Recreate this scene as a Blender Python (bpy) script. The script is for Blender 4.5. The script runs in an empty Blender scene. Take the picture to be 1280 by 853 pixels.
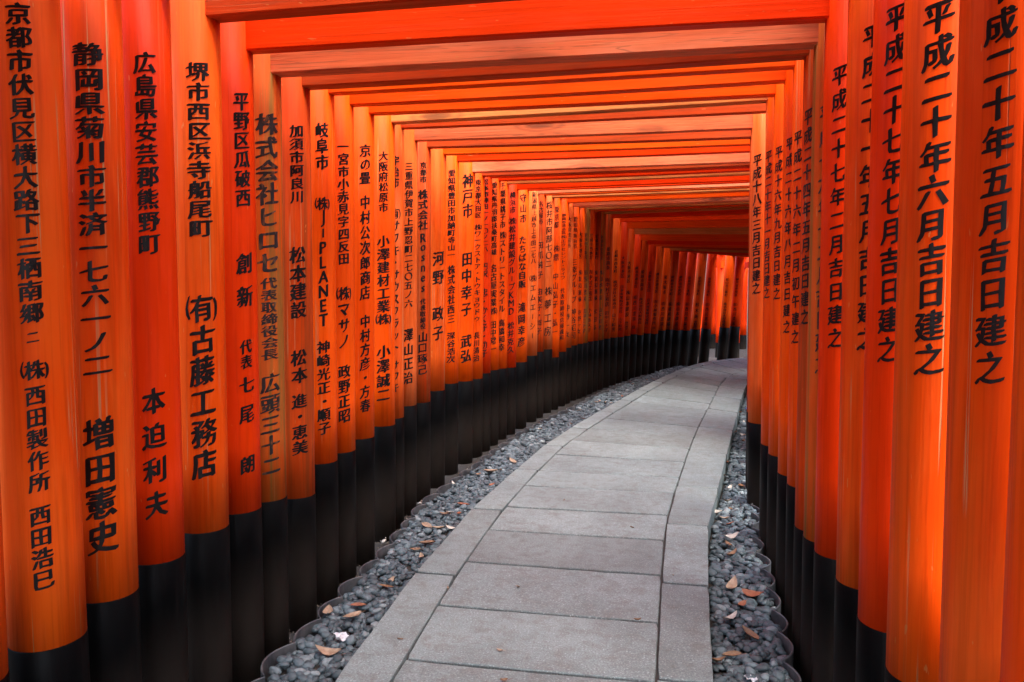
import bpy, bmesh, math, random
import numpy as np

# ---------------------------------------------------------------- camera, sky, sun, exposure
scene = bpy.context.scene
COL = scene.collection
cam_data = bpy.data.cameras.new('camera')
cam_data.sensor_width = 36.0
cam_data.lens = 27.0
cam_data.clip_start = 0.05
cam_data.clip_end = 1000.0
cam = bpy.data.objects.new('camera', cam_data)
cam.location = (0, 0, 1.5)
cam.rotation_euler = (math.radians(90 - 4.85), 0, math.radians(10.62))
COL.objects.link(cam)
scene.camera = cam

SUN_EL, SUN_ROT = math.radians(62), math.radians(150)     # rotation clockwise from +Y
world = bpy.data.worlds.new('World')
scene.world = world
world.use_nodes = True
wn, wl = world.node_tree.nodes, world.node_tree.links
sky = wn.new('ShaderNodeTexSky')
sky.sky_type = 'NISHITA'
sky.sun_disc = False
sky.sun_elevation = SUN_EL
sky.sun_rotation = SUN_ROT
sky.dust_density = 4.0
sky.air_density = 1.0
hsv = wn.new('ShaderNodeHueSaturation')
hsv.inputs['Saturation'].default_value = 0.95
wl.new(sky.outputs[0], hsv.inputs['Color'])
wl.new(hsv.outputs[0], wn['Background'].inputs['Color'])
wn['Background'].inputs['Strength'].default_value = 0.15

sun_data = bpy.data.lights.new('sun', 'SUN')
sun_data.energy = 1.0
sun_data.angle = math.radians(60)
sun_data.color = (1.0, 0.97, 0.93)
sun = bpy.data.objects.new('sun', sun_data)
sx = math.sin(SUN_ROT) * math.cos(SUN_EL)
sy = math.cos(SUN_ROT) * math.cos(SUN_EL)
from mathutils import Vector
sun.rotation_euler = Vector((sx, sy, math.sin(SUN_EL))).to_track_quat('Z', 'Y').to_euler()
COL.objects.link(sun)

scene.view_settings.view_transform = 'Standard'
scene.view_settings.look = 'None'
scene.view_settings.gamma = 1.0
scene.view_settings.exposure = 3.1
scene.render.engine = 'CYCLES'
scene.cycles.max_bounces = 10
scene.cycles.diffuse_bounces = 8

rng = random.Random(11)
nrs = np.random.RandomState(5)

# ---------------------------------------------------------------- helpers
def tag(o, label=None, cat=None, group=None, kind=None):
    if label: o['label'] = label
    if cat: o['category'] = cat
    if group: o['group'] = group
    if kind: o['kind'] = kind
    return o

def link(name, me, mat=None, parent=None):
    o = bpy.data.objects.new(name, me)
    COL.objects.link(o)
    if mat is not None:
        me.materials.append(mat)
    if parent is not None:
        o.parent = parent
    return o

def mesh(name, V, F, smooth=False):
    me = bpy.data.meshes.new(name)
    me.from_pydata([tuple(v) for v in V], [], F)
    if smooth:
        me.polygons.foreach_set('use_smooth', [True] * len(me.polygons))
    me.update()
    return me

def empty(name, loc=(0, 0, 0)):
    o = bpy.data.objects.new(name, None)
    o.empty_display_size = 0.2
    o.location = loc
    COL.objects.link(o)
    return o

def spline(P, n=24):
    P = np.array(P, float)
    out = []
    for i in range(len(P) - 1):
        p0, p1, p2, p3 = P[max(i - 1, 0)], P[i], P[i + 1], P[min(i + 2, len(P) - 1)]
        for t in np.linspace(0, 1, n, endpoint=False):
            out.append(.5 * (2*p1 + (p2-p0)*t + (2*p0-5*p1+4*p2-p3)*t*t + (3*p1-p0-3*p2+p3)*t**3))
    out.append(P[-1])
    return np.array(out)

class Curve2:
    """a plan curve that can be read by arc length"""
    def __init__(self, P):
        self.p = spline(P)
        d = np.linalg.norm(np.diff(self.p, axis=0), axis=1)
        self.s = np.concatenate([[0], np.cumsum(d)])
        self.len = self.s[-1]
    def at(self, s):
        return np.array([np.interp(s, self.s, self.p[:, 0]), np.interp(s, self.s, self.p[:, 1])])
    def tan(self, s):
        a, b = self.at(max(s - .02, 0)), self.at(min(s + .02, self.len))
        return (b - a) / np.linalg.norm(b - a)
    def s_at_y(self, y):
        return float(np.interp(y, self.p[:, 1], self.s))
    def off(self, s, d):                # d > 0 to the right of travel
        t = self.tan(s)
        return self.at(s) + d * np.array([t[1], -t[0]])

# ---------------------------------------------------------------- materials
class NT:
    def __init__(self, name):
        self.m = bpy.data.materials.new(name)
        self.m.use_nodes = True
        self.n, self.l = self.m.node_tree.nodes, self.m.node_tree.links
        self.b = self.n['Principled BSDF']
    def new(self, t, **kw):
        nd = self.n.new(t)
        for k, v in kw.items():
            if k in nd.inputs: nd.inputs[k].default_value = v
            else: setattr(nd, k, v)
        return nd
    def mix(self, fac, a, b, blend='MIX'):
        nd = self.n.new('ShaderNodeMix'); nd.data_type = 'RGBA'; nd.blend_type = blend
        for sock, v in ((nd.inputs[0], fac), (nd.inputs[6], a), (nd.inputs[7], b)):
            if hasattr(v, 'links') or hasattr(v, 'is_linked'): self.l.new(v, sock)
            elif isinstance(v, (int, float)): sock.default_value = v
            else: sock.default_value = (*v, 1)
        return nd.outputs[2]
    def ramp(self, fac, stops):
        nd = self.n.new('ShaderNodeValToRGB')
        e = nd.color_ramp.elements
        while len(e) < len(stops): e.new(0.5)
        for el, (p, c) in zip(e, stops):
            el.position = p
            el.color = (c, c, c, 1) if isinstance(c, (int, float)) else (*c, 1)
        self.l.new(fac, nd.inputs[0])
        return nd.outputs[0]
    def math(self, op, a, b=0.0):
        nd = self.n.new('ShaderNodeMath'); nd.operation = op
        for sock, v in zip(nd.inputs, (a, b)):
            if isinstance(v, (int, float)): sock.default_value = v
            else: self.l.new(v, sock)
        return nd.outputs[0]
    def coords(self, scale, spread=40.0):
        """object coordinates, shifted by the object's random number, so alike pieces differ"""
        tc = self.new('ShaderNodeTexCoord'); oi = self.new('ShaderNodeObjectInfo')
        off = self.n.new('ShaderNodeVectorMath'); off.operation = 'MULTIPLY_ADD'
        cmb = self.n.new('ShaderNodeCombineXYZ')
        for i in range(3): self.l.new(oi.outputs['Random'], cmb.inputs[i])
        off.inputs[1].default_value = (spread, spread * 1.7, spread * .6)
        self.l.new(cmb.outputs[0], off.inputs[0]); self.l.new(tc.outputs['Object'], off.inputs[2])
        mp = self.new('ShaderNodeMapping'); mp.inputs['Scale'].default_value = scale
        self.l.new(off.outputs[0], mp.inputs[0])
        return mp.outputs[0]
    def noise(self, vec, scale=1.0, detail=4.0, rough=.55, dist=0.0):
        nd = self.new('ShaderNodeTexNoise')
        nd.inputs['Scale'].default_value = scale; nd.inputs['Detail'].default_value = detail
        nd.inputs['Roughness'].default_value = rough; nd.inputs['Distortion'].default_value = dist
        self.l.new(vec, nd.inputs['Vector'])
        return nd.outputs[0]
    def bump(self, h, strength=.3, dist=.01, prev=None):
        nd = self.new('ShaderNodeBump'); nd.inputs['Strength'].default_value = strength
        nd.inputs['Distance'].default_value = dist
        self.l.new(h, nd.inputs['Height'])
        if prev is not None: self.l.new(prev, nd.inputs['Normal'])
        return nd.outputs[0]
    def done(self, color=None, rough=None, normal=None, **kw):
        if color is not None:
            if hasattr(color, 'is_linked'): self.l.new(color, self.b.inputs['Base Color'])
            else: self.b.inputs['Base Color'].default_value = (*color, 1)
        if rough is not None:
            if isinstance(rough, (int, float)): self.b.inputs['Roughness'].default_value = rough
            else: self.l.new(rough, self.b.inputs['Roughness'])
        if normal is not None: self.l.new(normal, self.b.inputs['Normal'])
        for k, v in kw.items(): self.b.inputs[k.replace('_', ' ')].default_value = v
        return self.m

def paint_material(name, c1, c2, fade=.3, fade_col=(.5, .16, .07), stain=.0, stain_col=(.16, .11, .04),
                   crack=.2, wood=(.42, .24, .10), rough=.42, axis='z', knots=0.0):
    """vermilion paint on timber: slow drift of tone, grain, fading, water stains, split grain"""
    t = NT(name)
    A = (lambda a, l: (a, a, l)) if axis == 'z' else (lambda a, l: (l, a, a))
    drift = t.noise(t.coords(A(3.0, 1.1)), 1.0, 3.0)
    grain = t.noise(t.coords(A(55, 1.6)), 1.0, 5.0, .62, .3)
    fine = t.noise(t.coords(A(160, 6)), 1.0, 3.0)
    col = t.mix(t.ramp(drift, [(.32, 0.0), (.68, 1.0)]), c1, c2)
    col = t.mix(t.math('MULTIPLY', t.ramp(grain, [(.50, 0.0), (.75, 1.0)]), .55 + fade * .4), col, tuple(.60 * v for v in c1))
    brush = t.noise(t.coords(A(26, 3.5), 17.0), 1.0, 4.0, .6)
    col = t.mix(t.math('MULTIPLY', t.ramp(brush, [(.52, 0.0), (.70, 1.0)]), .28), col, tuple(min(1, 1.18 * v + .012) for v in c2))
    f = t.noise(t.coords(A(7, .9)), 1.0, 5.0, .6, .4)
    col = t.mix(t.math('MULTIPLY', t.ramp(f, [(.46, 0.0), (.70, 1.0)]), fade), col, fade_col)
    if stain > 0:
        s = t.noise(t.coords(A(19, .5), 23.0), 1.0, 6.0, .65, .6)
        col = t.mix(t.math('MULTIPLY', t.ramp(s, [(.48, 0.0), (.60, 1.0)]), stain), col, stain_col)
    height = t.math('ADD', t.math('MULTIPLY', grain, .6), t.math('MULTIPLY', fine, .25))
    if knots > 0:
        vo = t.new('ShaderNodeTexVoronoi'); vo.inputs['Scale'].default_value = 1.0
        t.l.new(t.coords(A(7, 1.7), 13.0), vo.inputs['Vector'])
        ring = t.ramp(vo.outputs['Distance'], [(.0, 1.0), (.15, .8), (.22, .2), (.29, .5), (.36, 0.0)])
        col = t.mix(t.math('MULTIPLY', ring, knots), col, (.13, .045, .025))
        wav = t.noise(t.coords(A(26, .8), 31.0), 1.0, 3.0, .5, 1.6)
        col = t.mix(t.math('MULTIPLY', t.ramp(wav, [(.49, 0.0), (.515, 1.0), (.53, 0.0)]), knots * .6), col, (.10, .05, .03))
    if crack > 0:
        k = t.noise(t.coords(A(95, .8), 57.0), 1.0, 2.0, .5, .2)
        gate = t.noise(t.coords(A(5, 1.3), 71.0), 1.0, 2.0)
        line = t.math('MULTIPLY', t.ramp(k, [(.63, 0.0), (.66, 1.0)]), t.ramp(gate, [(.52, 0.0), (.60, 1.0)]))
        line = t.math('MULTIPLY', line, crack)
        col = t.mix(line, col, wood)
        height = t.math('SUBTRACT', height, line)
    # chips and scuffs
    sp = t.noise(t.coords(A(70, 15), 91.0), 1.0, 2.0)
    col = t.mix(t.math('MULTIPLY', t.ramp(sp, [(.725, 0.0), (.75, 1.0)]), .3 + .4 * fade), col, (.55, .24, .07))
    rg = t.math('ADD', t.math('MULTIPLY', drift, .22), rough - .11)
    return t.done(col, rg, t.bump(height, .5, .0045), Specular_IOR_Level=.05)

RED1, RED2 = (.55, .024, .0008), (.62, .036, .001)
ORG1, ORG2 = (.66, .054, .001), (.74, .078, .0015)
M = {}
M['fresh'] = paint_material('vermilion_fresh', RED1, RED2, .15, (.58, .06, .006), crack=.08, rough=.44)
M['bright'] = paint_material('vermilion_bright', ORG1, ORG2, .28, (.70, .13, .012), crack=.35, rough=.46)
M['old'] = paint_material('vermilion_old', (.60, .042, .001), (.70, .085, .003), .42, (.62, .13, .018), stain=.32, stain_col=(.26, .032, .003), crack=.8, rough=.52)
M['worn'] = paint_material('vermilion_worn', (.48, .036, .002), (.58, .055, .003), .45, (.46, .085, .018), stain=.6, stain_col=(.16, .045, .010), crack=.6, rough=.56)
M['pink'] = paint_material('vermilion_faded', (.60, .075, .008), (.68, .11, .012), .55, (.66, .20, .07), stain=.25, stain_col=(.34, .07, .015), crack=.5, rough=.58)
M['olive'] = paint_material('vermilion_stained', (.50, .07, .008), (.60, .085, .006), .5, (.42, .14, .03), stain=.85, stain_col=(.20, .105, .022), crack=.6, rough=.6)
M['beam_fresh'] = paint_material('beam_fresh', (.62, .027, .001), (.68, .038, .001), .12, (.58, .06, .006), crack=.06, rough=.42, axis='x')
M['beam_bright'] = paint_material('beam_bright', ORG1, ORG2, .25, (.70, .13, .012), crack=.2, rough=.46, axis='x', knots=.12)
M['beam_pink'] = paint_material('beam_faded', (.64, .13, .045), (.70, .17, .06), .6, (.72, .27, .14), stain=.1, crack=.4, rough=.6, axis='x', knots=.85)
M['beam_brown'] = paint_material('beam_brown', (.42, .040, .006), (.50, .055, .007), .4, (.44, .09, .025), stain=.3, stain_col=(.2, .05, .015), crack=.3, rough=.55, axis='x', knots=.4)
M['beam_wood'] = paint_material('beam_bare', (.54, .16, .035), (.64, .20, .045), .6, (.60, .32, .10), stain=.3, stain_col=(.28, .12, .03), crack=.5, rough=.62, axis='x', knots=.8)

t = NT('black_paint')
n1 = t.noise(t.coords((5, 5, 2.2)), 1.0, 5.0, .6)
n2 = t.noise(t.coords((70, 70, 3)), 1.0, 4.0)
c = t.mix(t.ramp(n1, [(.42, 0.0), (.72, 1.0)]), (.0012, .0012, .0013), (.0030, .0029, .0028))
c = t.mix(t.math('MULTIPLY', t.ramp(n2, [(.58, 0.0), (.72, 1.0)]), .35), c, (.008, .007, .0065))
tc = t.new('ShaderNodeTexCoord'); sep = t.new('ShaderNodeSeparateXYZ'); t.l.new(tc.outputs['Object'], sep.inputs[0])
dust = t.math('MULTIPLY', t.ramp(t.math('ADD', sep.outputs['Z'], t.math('MULTIPLY', n1, .25)), [(.0, 1.0), (.42, 0.0)]), .8)
c = t.mix(dust, c, (.030, .023, .018))                       # splashed mud on the foot of the post
M['black'] = t.done(c, t.math('ADD', t.math('MULTIPLY', n1, .3), .30), t.bump(n2, .25, .003), Specular_IOR_Level=.05)

t = NT('lettering_paint')
n1 = t.noise(t.coords((30, 30, 30)), 1.0, 3.0)
M['ink'] = t.done(t.mix(n1, (.004, .0035, .0035), (.010, .008, .007)), .38, t.bump(n1, .3, .002), Specular_IOR_Level=.22)
t = NT('lettering_paint_worn')
n1 = t.noise(t.coords((45, 45, 14)), 1.0, 4.0)
M['ink_worn'] = t.done(t.mix(t.ramp(n1, [(.52, 0.0), (.70, 1.0)]), (.006, .005, .004), (.16, .06, .015)), .5)

t = NT('granite')
v = t.coords((1, 1, 1))
a = t.noise(v, 2.3, 4.0); b = t.noise(v, 130, 4.0, .75); d = t.noise(v, 14, 6.0, .7, .3)
col = t.mix(t.ramp(a, [(.35, 0.0), (.65, 1.0)]), (.128, .162, .153), (.182, .230, .218))
col = t.mix(t.math('MULTIPLY', t.ramp(b, [(.38, 1.0), (.50, 0.0)]), .7), col, (.095, .105, .105))
col = t.mix(t.math('MULTIPLY', t.ramp(b, [(.57, 0.0), (.66, 1.0)]), .75), col, (.46, .51, .50))
col = t.mix(t.math('MULTIPLY', t.ramp(d, [(.48, 0.0), (.68, 1.0)]), .6), col, (.110, .098, .087))
mp = t.coords((5, 60, 5)); rip = t.noise(mp, 1.0, 4.0, .6, .5)       # tooled face
oi = t.new('ShaderNodeObjectInfo')
col = t.mix(.5, col, t.mix(oi.outputs['Random'], (.72, .71, .70), (1.12, 1.12, 1.13)), 'MULTIPLY')
hgt = t.math('ADD', t.math('MULTIPLY', rip, .7), t.math('MULTIPLY', b, .5))
M['granite'] = t.done(col, t.math('ADD', t.math('MULTIPLY', d, .3), .42), t.bump(hgt, .8, .008), Specular_IOR_Level=.4)

t = NT('joint_sand')
v = t.coords((1, 1, 1)); a = t.noise(v, 60, 5.0, .7)
M['joint'] = t.done(t.mix(a, (.018, .016, .014), (.075, .068, .060)), .9, t.bump(a, .6, .006))

t = NT('soil')
v = t.coords((1, 1, 1)); a = t.noise(v, 3.0, 6.0, .65); b = t.noise(v, 55, 5.0, .75)
col = t.mix(a, (.011, .009, .006), (.028, .021, .015))
col = t.mix(t.math('MULTIPLY', t.ramp(b, [(.60, 0.0), (.70, 1.0)]), .6), col, (.12, .095, .075))
M['soil'] = t.done(col, .92, t.bump(b, .8, .012))

t = NT('pebble_stone')
g = t.new('ShaderNodeNewGeometry'); oi = t.new('ShaderNodeObjectInfo')
rnd = t.math('FRACT', t.math('ADD', g.outputs['Random Per Island'], oi.outputs['Random']))
col = t.ramp(rnd, [(.0, (.017, .025, .028)), (.35, (.033, .048, .054)), (.70, (.060, .084, .093)), (.90, (.105, .138, .148)), (1.0, (.22, .25, .25))])
v = t.coords((1, 1, 1)); a = t.noise(v, 120, 3.0)
col = t.mix(t.math('MULTIPLY', a, .5), col, t.mix(a, (.024, .032, .035), (.12, .150, .157)))
M['pebble'] = t.done(col, .55, t.bump(a, .2, .003), Specular_IOR_Level=.4)

t = NT('debris')
g = t.new('ShaderNodeNewGeometry')
col = t.ramp(g.outputs['Random Per Island'], [(.0, (.03, .022, .016)), (.5, (.08, .055, .035)), (.85, (.16, .11, .07)), (.97, (.42, .38, .33))])
M['debris'] = t.done(col, .85)

t = NT('edging_plastic')
v = t.coords((1, 1, 1)); a = t.noise(v, 18, 4.0)
M['edging'] = t.done(t.mix(t.ramp(a, [(.4, 0.0), (.7, 1.0)]), (.030, .032, .035), (.085, .083, .080)), .48, t.bump(a, .2, .003))

def leaf_material(name, c1, c2):
    t = NT(name)
    v = t.coords((1, 1, 1)); a = t.noise(v, 40, 4.0); b = t.noise(v, 260, 2.0)
    col = t.mix(t.ramp(a, [(.35, 0.0), (.65, 1.0)]), c1, c2)
    col = t.mix(t.math('MULTIPLY', t.ramp(b, [(.6, 0.0), (.7, 1.0)]), .5), col, tuple(x * .45 for x in c1))
    return t.done(col, .62, t.bump(a, .4, .003))
M['leaf_tan'] = leaf_material('leaf_tan', (.21, .13, .075), (.31, .22, .145))
M['leaf_brown'] = leaf_material('leaf_brown', (.115, .055, .025), (.19, .095, .042))
M['leaf_rust'] = leaf_material('leaf_rust', (.17, .048, .02), (.24, .08, .03))
M['leaf_pale'] = leaf_material('leaf_pale', (.36, .32, .26), (.46, .41, .35))
t = NT('paper'); M['paper'] = t.done(t.mix(t.noise(t.coords((1, 1, 1)), 60, 3.0), (.42, .43, .45), (.55, .55, .55)), .6)
t = NT('blue_plastic'); M['blue'] = t.done(t.mix(t.noise(t.coords((1, 1, 1)), 80, 2.0), (.02, .09, .42), (.04, .16, .6)), .35)

# ---------------------------------------------------------------- measured gates: left post x y, right post x y, tie beam height, black foot heights
GATES = [
    (-1.773, 1.917, 0.725, 1.71, 2.47, 0.431, 0.45),
    (-1.781, 2.169, 0.73, 2.13, 2.47, 0.462, 0.45),
    (-1.791, 2.445, 0.73, 2.43, 2.47, 0.483, 0.454),
    (-1.802, 2.76, 0.73, 2.72, 2.47, 0.489, 0.465),
    (-1.811, 3.044, 0.725, 3.06, 2.43, 0.479, 0.441),
    (-1.819, 3.298, 0.722, 3.28, 2.4, 0.455, 0.424),
    (-1.828, 3.628, 0.725, 3.5, 2.42, 0.375, 0.396),
    (-1.837, 3.939, 0.745, 3.83, 2.46, 0.477, 0.5),
    (-1.844, 4.216, 0.74, 4.09, 2.46, 0.475, 0.488),
    (-1.854, 4.55, 0.745, 4.48, 2.48, 0.485, 0.498),
    (-1.87, 5.0, 0.74, 4.76, 2.51, 0.478, 0.494),
    (-1.877, 5.235, 0.86, 5.12, 2.502, 0.485, 0.495),
    (-1.886, 5.533, 0.75, 5.5, 2.508, 0.526, 0.49),
    (-1.89, 5.915, 0.787, 5.919, 2.492, 0.488, 0.488),
    (-1.887, 6.339, 0.847, 6.293, 2.5, 0.522, 0.522),
    (-1.876, 6.756, 0.914, 6.652, 2.516, 0.527, 0.527),
    (-1.85, 7.223, 0.991, 6.995, 2.516, 0.486, 0.486),
    (-1.821, 7.523, 1.012, 7.21, 2.485, 0.47, 0.47),
    (-1.792, 7.776, 1.038, 7.437, 2.488, 0.496, 0.496),
    (-1.759, 8.036, 1.067, 7.664, 2.482, 0.498, 0.498),
    (-1.721, 8.314, 1.102, 7.92, 2.498, 0.483, 0.483),
    (-1.677, 8.622, 1.143, 8.212, 2.481, 0.457, 0.457),
    (-1.617, 9.029, 1.202, 8.609, 2.498, 0.477, 0.477),
    (-1.556, 9.429, 1.26, 8.99, 2.506, 0.514, 0.514),
    (-1.511, 9.714, 1.301, 9.249, 2.491, 0.536, 0.536),
    (-1.451, 10.058, 1.354, 9.553, 2.507, 0.536, 0.536),
    (-1.396, 10.358, 1.405, 9.835, 2.504, 0.4, 0.4),
    (-1.334, 10.68, 1.461, 10.122, 2.481, 0.446, 0.446),
    (-1.289, 10.901, 1.499, 10.311, 2.502, 0.482, 0.482),
    (-1.227, 11.182, 1.551, 10.543, 2.49, 0.492, 0.492),
    (-1.169, 11.424, 1.6, 10.751, 2.497, 0.495, 0.495),
    (-1.114, 11.647, 1.648, 10.943, 2.491, 0.489, 0.489),
    (-1.05, 11.889, 1.702, 11.149, 2.508, 0.494, 0.494),
    (-0.989, 12.111, 1.753, 11.335, 2.498, 0.489, 0.489),
    (-0.92, 12.35, 1.81, 11.531, 2.486, 0.483, 0.483),
]
TEXT = {
    'L1': [('京都市伏見区横大路下三栖南郷', 2.238, 1.365, 0.0525), ('二', 1.349, 1.309, 0.0281), ('(株)', 1.268, 1.204, 0.0487), ('西田製作所', 1.195, 0.883, 0.0469), ('西田浩巳', 0.848, 0.595, 0.0506)],
    'L2': [('静岡県菊川市半済一七六一ノ二', 2.212, 1.181, 0.0736), ('増田憲史', 1.054, 0.604, 0.0823)],
    'L3': [('広島県安芸郡熊野町', 2.261, 1.572, 0.062), ('本迫利夫', 1.12, 0.623, 0.0695)],
    'L4': [('堺市西区浜寺船尾町', 2.312, 1.647, 0.0767), ('(有)古藤工務店', 1.435, 0.692, 0.0852)],
    'L5': [('平野区瓜破西', 2.27, 1.791, 0.0632), ('創新', 1.624, 1.341, 0.0664), ('代表', 1.229, 1.096, 0.0474), ('七', 1.068, 0.992, 0.0632), ('尾', 0.944, 0.858, 0.0632), ('朗', 0.722, 0.634, 0.0632)],
    'L6': [('株式会社ヒロセ', 2.237, 1.507, 0.0964), ('代表取締役会長', 1.493, 1.109, 0.0689), ('広頭三十二', 1.05, 0.561, 0.0826)],
    'L7': [('加須市阿良川', 2.247, 1.861, 0.0609), ('松本建設', 1.65, 1.282, 0.0762), ('松本', 1.13, 0.952, 0.0724), ('進・恵美', 0.904, 0.582, 0.0724)],
    'L8': [('岐阜市', 2.319, 2.066, 0.0664), ('(株)J|PLANET', 1.927, 1.221, 0.0581), ('神崎光正・順子', 1.148, 0.623, 0.0664)],
    'L9': [('一宮市小赤見字四反田', 2.271, 1.564, 0.0623), ('(株)マサノ', 1.445, 1.074, 0.0668), ('政野正昭', 0.986, 0.636, 0.0668)],
    'L10': [('京の畳', 2.309, 2.061, 0.0674), ('中村公次郎商店', 1.999, 1.348, 0.0626), ('中村方彦・方春', 1.26, 0.637, 0.0626)],
    'L11': [('大阪府松原市', 2.334, 1.925, 0.0582), ('小澤建材工業(株)', 1.777, 1.161, 0.0794), ('小澤誠二', 1.031, 0.632, 0.0847)],
    'L12': [('宇治市', 2.343, 2.114, 0.0555), ('(有)サワキ・サウスフラット', 1.982, 0.943, 0.061), ('サワキ', 0.897, 0.657, 0.061)],
    'L13': [('三重県伊賀市上野忍町二七〇五ノ六', 2.343, 1.258, 0.0586), ('澤山正治', 1.109, 0.672, 0.0703)],
    'L14': [('京都市', 2.399, 2.233, 0.0501), ('株式会社', 2.184, 1.862, 0.0752), ('Rosnes', 1.844, 1.355, 0.0627), ('代表取締役', 1.318, 1.071, 0.0439), ('山口琢己', 1.052, 0.701, 0.0752)],
    'L15': [('河野', 1.727, 1.406, 0.094), ('政子', 1.258, 0.926, 0.094)],
    'L16': [('愛知県豊田市加納町寺山一', 2.451, 1.656, 0.0643), ('株式会社西三', 1.6, 1.063, 0.0643), ('深谷浩次', 0.991, 0.701, 0.0715)],
    'L17': [('神戸市', 2.476, 2.051, 0.0992), ('田中幸子', 1.742, 1.096, 0.0992), ('武弘', 0.934, 0.649, 0.0992)],
    'L18': [('東京都大田区', 2.46, 2.072, 0.0556), ('(株)ワークストア・トウキョウドゥ', 2.018, 1.04, 0.0635), ('長川清治', 0.936, 0.631, 0.0556)],
    'L19': [('松本市神田一ノ一〇ノ二八', 2.491, 1.744, 0.0656), ('円沢', 1.638, 1.476, 0.0656), ('忠・かく子・功子', 1.37, 0.645, 0.0656)],
    'L20': [('愛知県丹羽郡扶桑町高雄', 2.489, 1.718, 0.0592), ('名古屋実業(株)', 1.626, 1.078, 0.0677), ('田中常一', 1.019, 0.67, 0.0677)],
    'L21': [('千葉県銚子市', 2.522, 2.018, 0.0612), ('(株)ストリートスタイル', 1.992, 1.091, 0.0699), ('高橋和幸', 1.02, 0.66, 0.0699)],
    'L22': [('横浜市', 2.452, 2.205, 0.0633), ('(株)松井建設グル|プKMD', 2.169, 1.049, 0.0724), ('松井克久', 0.976, 0.603, 0.0724)],
    'L23': [('守山市', 2.476, 2.116, 0.0756), ('たちばな自販', 1.976, 1.35, 0.085), ('滝岡幸彦', 1.189, 0.639, 0.085)],
    'L24': [('新潟県上越市上中田二七八', 2.537, 1.646, 0.0591), ('(株)エムエ|シ|', 1.529, 0.692, 0.0689)],
    'L25': [('名古屋市', 2.448, 2.15, 0.0608), ('田爪純子', 1.951, 1.45, 0.0709), ('由美子・洋子', 1.349, 0.741, 0.0709)],
    'L26': [('桜井市阿部七〇二', 2.48, 1.604, 0.0837), ('(株)夢工房', 1.386, 0.673, 0.0942)],
    'L27': [('東京都', 2.444, 2.138, 0.0645), ('(株)鼎', 1.926, 1.692, 0.0753), ('中山弘子・弘一', 1.553, 0.671, 0.0753)],
    'L28': [('静岡市清水区', 2.364, 2.081, 0.0553), ('(株)エクセレント・ライフ', 2.07, 1.445, 0.0664), ('代表取締役佐藤義和', 1.335, 0.591, 0.0553)],
    'L29': [('大阪府吹田市', 2.336, 1.892, 0.0564), ('中野一女', 1.106, 0.596, 0.0677)],
    'L30': [('愛知県高浜市', 2.357, 1.89, 0.0693), ('三幸グル|プ', 1.752, 1.096, 0.0808), ('神谷昭司', 1.027, 0.562, 0.0808)],
    'R1': [('平成二十年五月吉日建之', 2.089, 1.281, 0.0483)],
    'R2': [('平成二十年六月吉日建之', 2.165, 1.25, 0.0611)],
    'R3': [('平成二十七年七月吉日建之', 2.268, 1.243, 0.0561)],
    'R4': [('平成二十一年五月吉日建之', 2.302, 1.252, 0.0552)],
    'R5': [('平成二十七年二月吉日建之', 2.268, 1.225, 0.053)],
    'R6': [('平成十六年十二月吉日建之', 2.181, 1.102, 0.0575)],
    'R7': [('平成二十四年五月吉日建之', 2.213, 1.283, 0.0496)],
    'R8': [('平成二十六年二月初午建之', 2.185, 1.169, 0.0479)],
    'R9': [('平成二十六年八月吉日建之', 2.2, 1.2, 0.048)],
    'R10': [('平成十六年九月吉日建之', 2.216, 1.362, 0.049)],
    'R11': [('平成二十年十一月吉日建之', 2.236, 1.362, 0.0524)],
    'R12': [('平成二十三年四月吉日建之', 2.277, 1.366, 0.0561)],
    'R13': [('平成十八年三月吉日建之', 2.325, 1.371, 0.0614)],
}
LEAVES = [
    (-1.495, 3.275, 'leaf_tan', 0.115),
    (-1.369, 3.264, 'leaf_tan', 0.101),
    (-1.328, 2.908, 'leaf_tan', 0.115),
    (-1.383, 3.372, 'leaf_rust', 0.081),
    (-1.330, 3.615, 'leaf_brown', 0.081),
    (-1.332, 3.683, 'leaf_tan', 0.068),
    (-1.309, 4.258, 'leaf_brown', 0.101),
    (-1.346, 4.143, 'leaf_brown', 0.068),
    (-1.275, 4.040, 'leaf_tan', 0.074),
    (-1.403, 4.567, 'leaf_tan', 0.121),
    (-1.320, 4.535, 'leaf_tan', 0.081),
    (-1.246, 4.549, 'leaf_pale', 0.068),
    (-1.292, 5.056, 'leaf_rust', 0.095),
    (-1.265, 4.842, 'leaf_rust', 0.068),
    (-1.296, 5.965, 'leaf_tan', 0.121),
    (-1.182, 6.342, 'leaf_tan', 0.108),
    (-1.496, 5.561, 'leaf_pale', 0.068),
    (0.976, 9.136, 'leaf_rust', 0.121),
    (0.771, 7.898, 'leaf_rust', 0.108),
    (0.881, 7.840, 'leaf_pale', 0.095),
    (0.607, 6.620, 'leaf_rust', 0.108),
    (0.519, 6.178, 'leaf_brown', 0.095),
    (0.653, 5.874, 'leaf_brown', 0.108),
    (0.406, 5.191, 'leaf_pale', 0.095),
    (0.463, 4.704, 'leaf_pale', 0.115),
    (0.446, 4.401, 'leaf_brown', 0.108),
    (0.405, 3.956, 'leaf_tan', 0.115),
    (0.498, 3.856, 'leaf_rust', 0.121),
    (0.428, 3.726, 'leaf_rust', 0.068),
    (0.359, 3.554, 'leaf_pale', 0.101),
    (0.428, 3.402, 'leaf_brown', 0.108),
    (0.334, 3.199, 'leaf_brown', 0.088),
    (0.275, 3.140, 'leaf_brown', 0.068),
]
PATH_BITS = [(-0.632, 3.536), (-0.058, 3.283), (-0.594, 2.905), (-0.533, 2.681), (0.1, 3.824), (-0.545, 6.632), (-0.585, 5.012), (-0.12, 4.532), (-0.963, 3.464), (-1.019, 2.923)]

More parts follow.
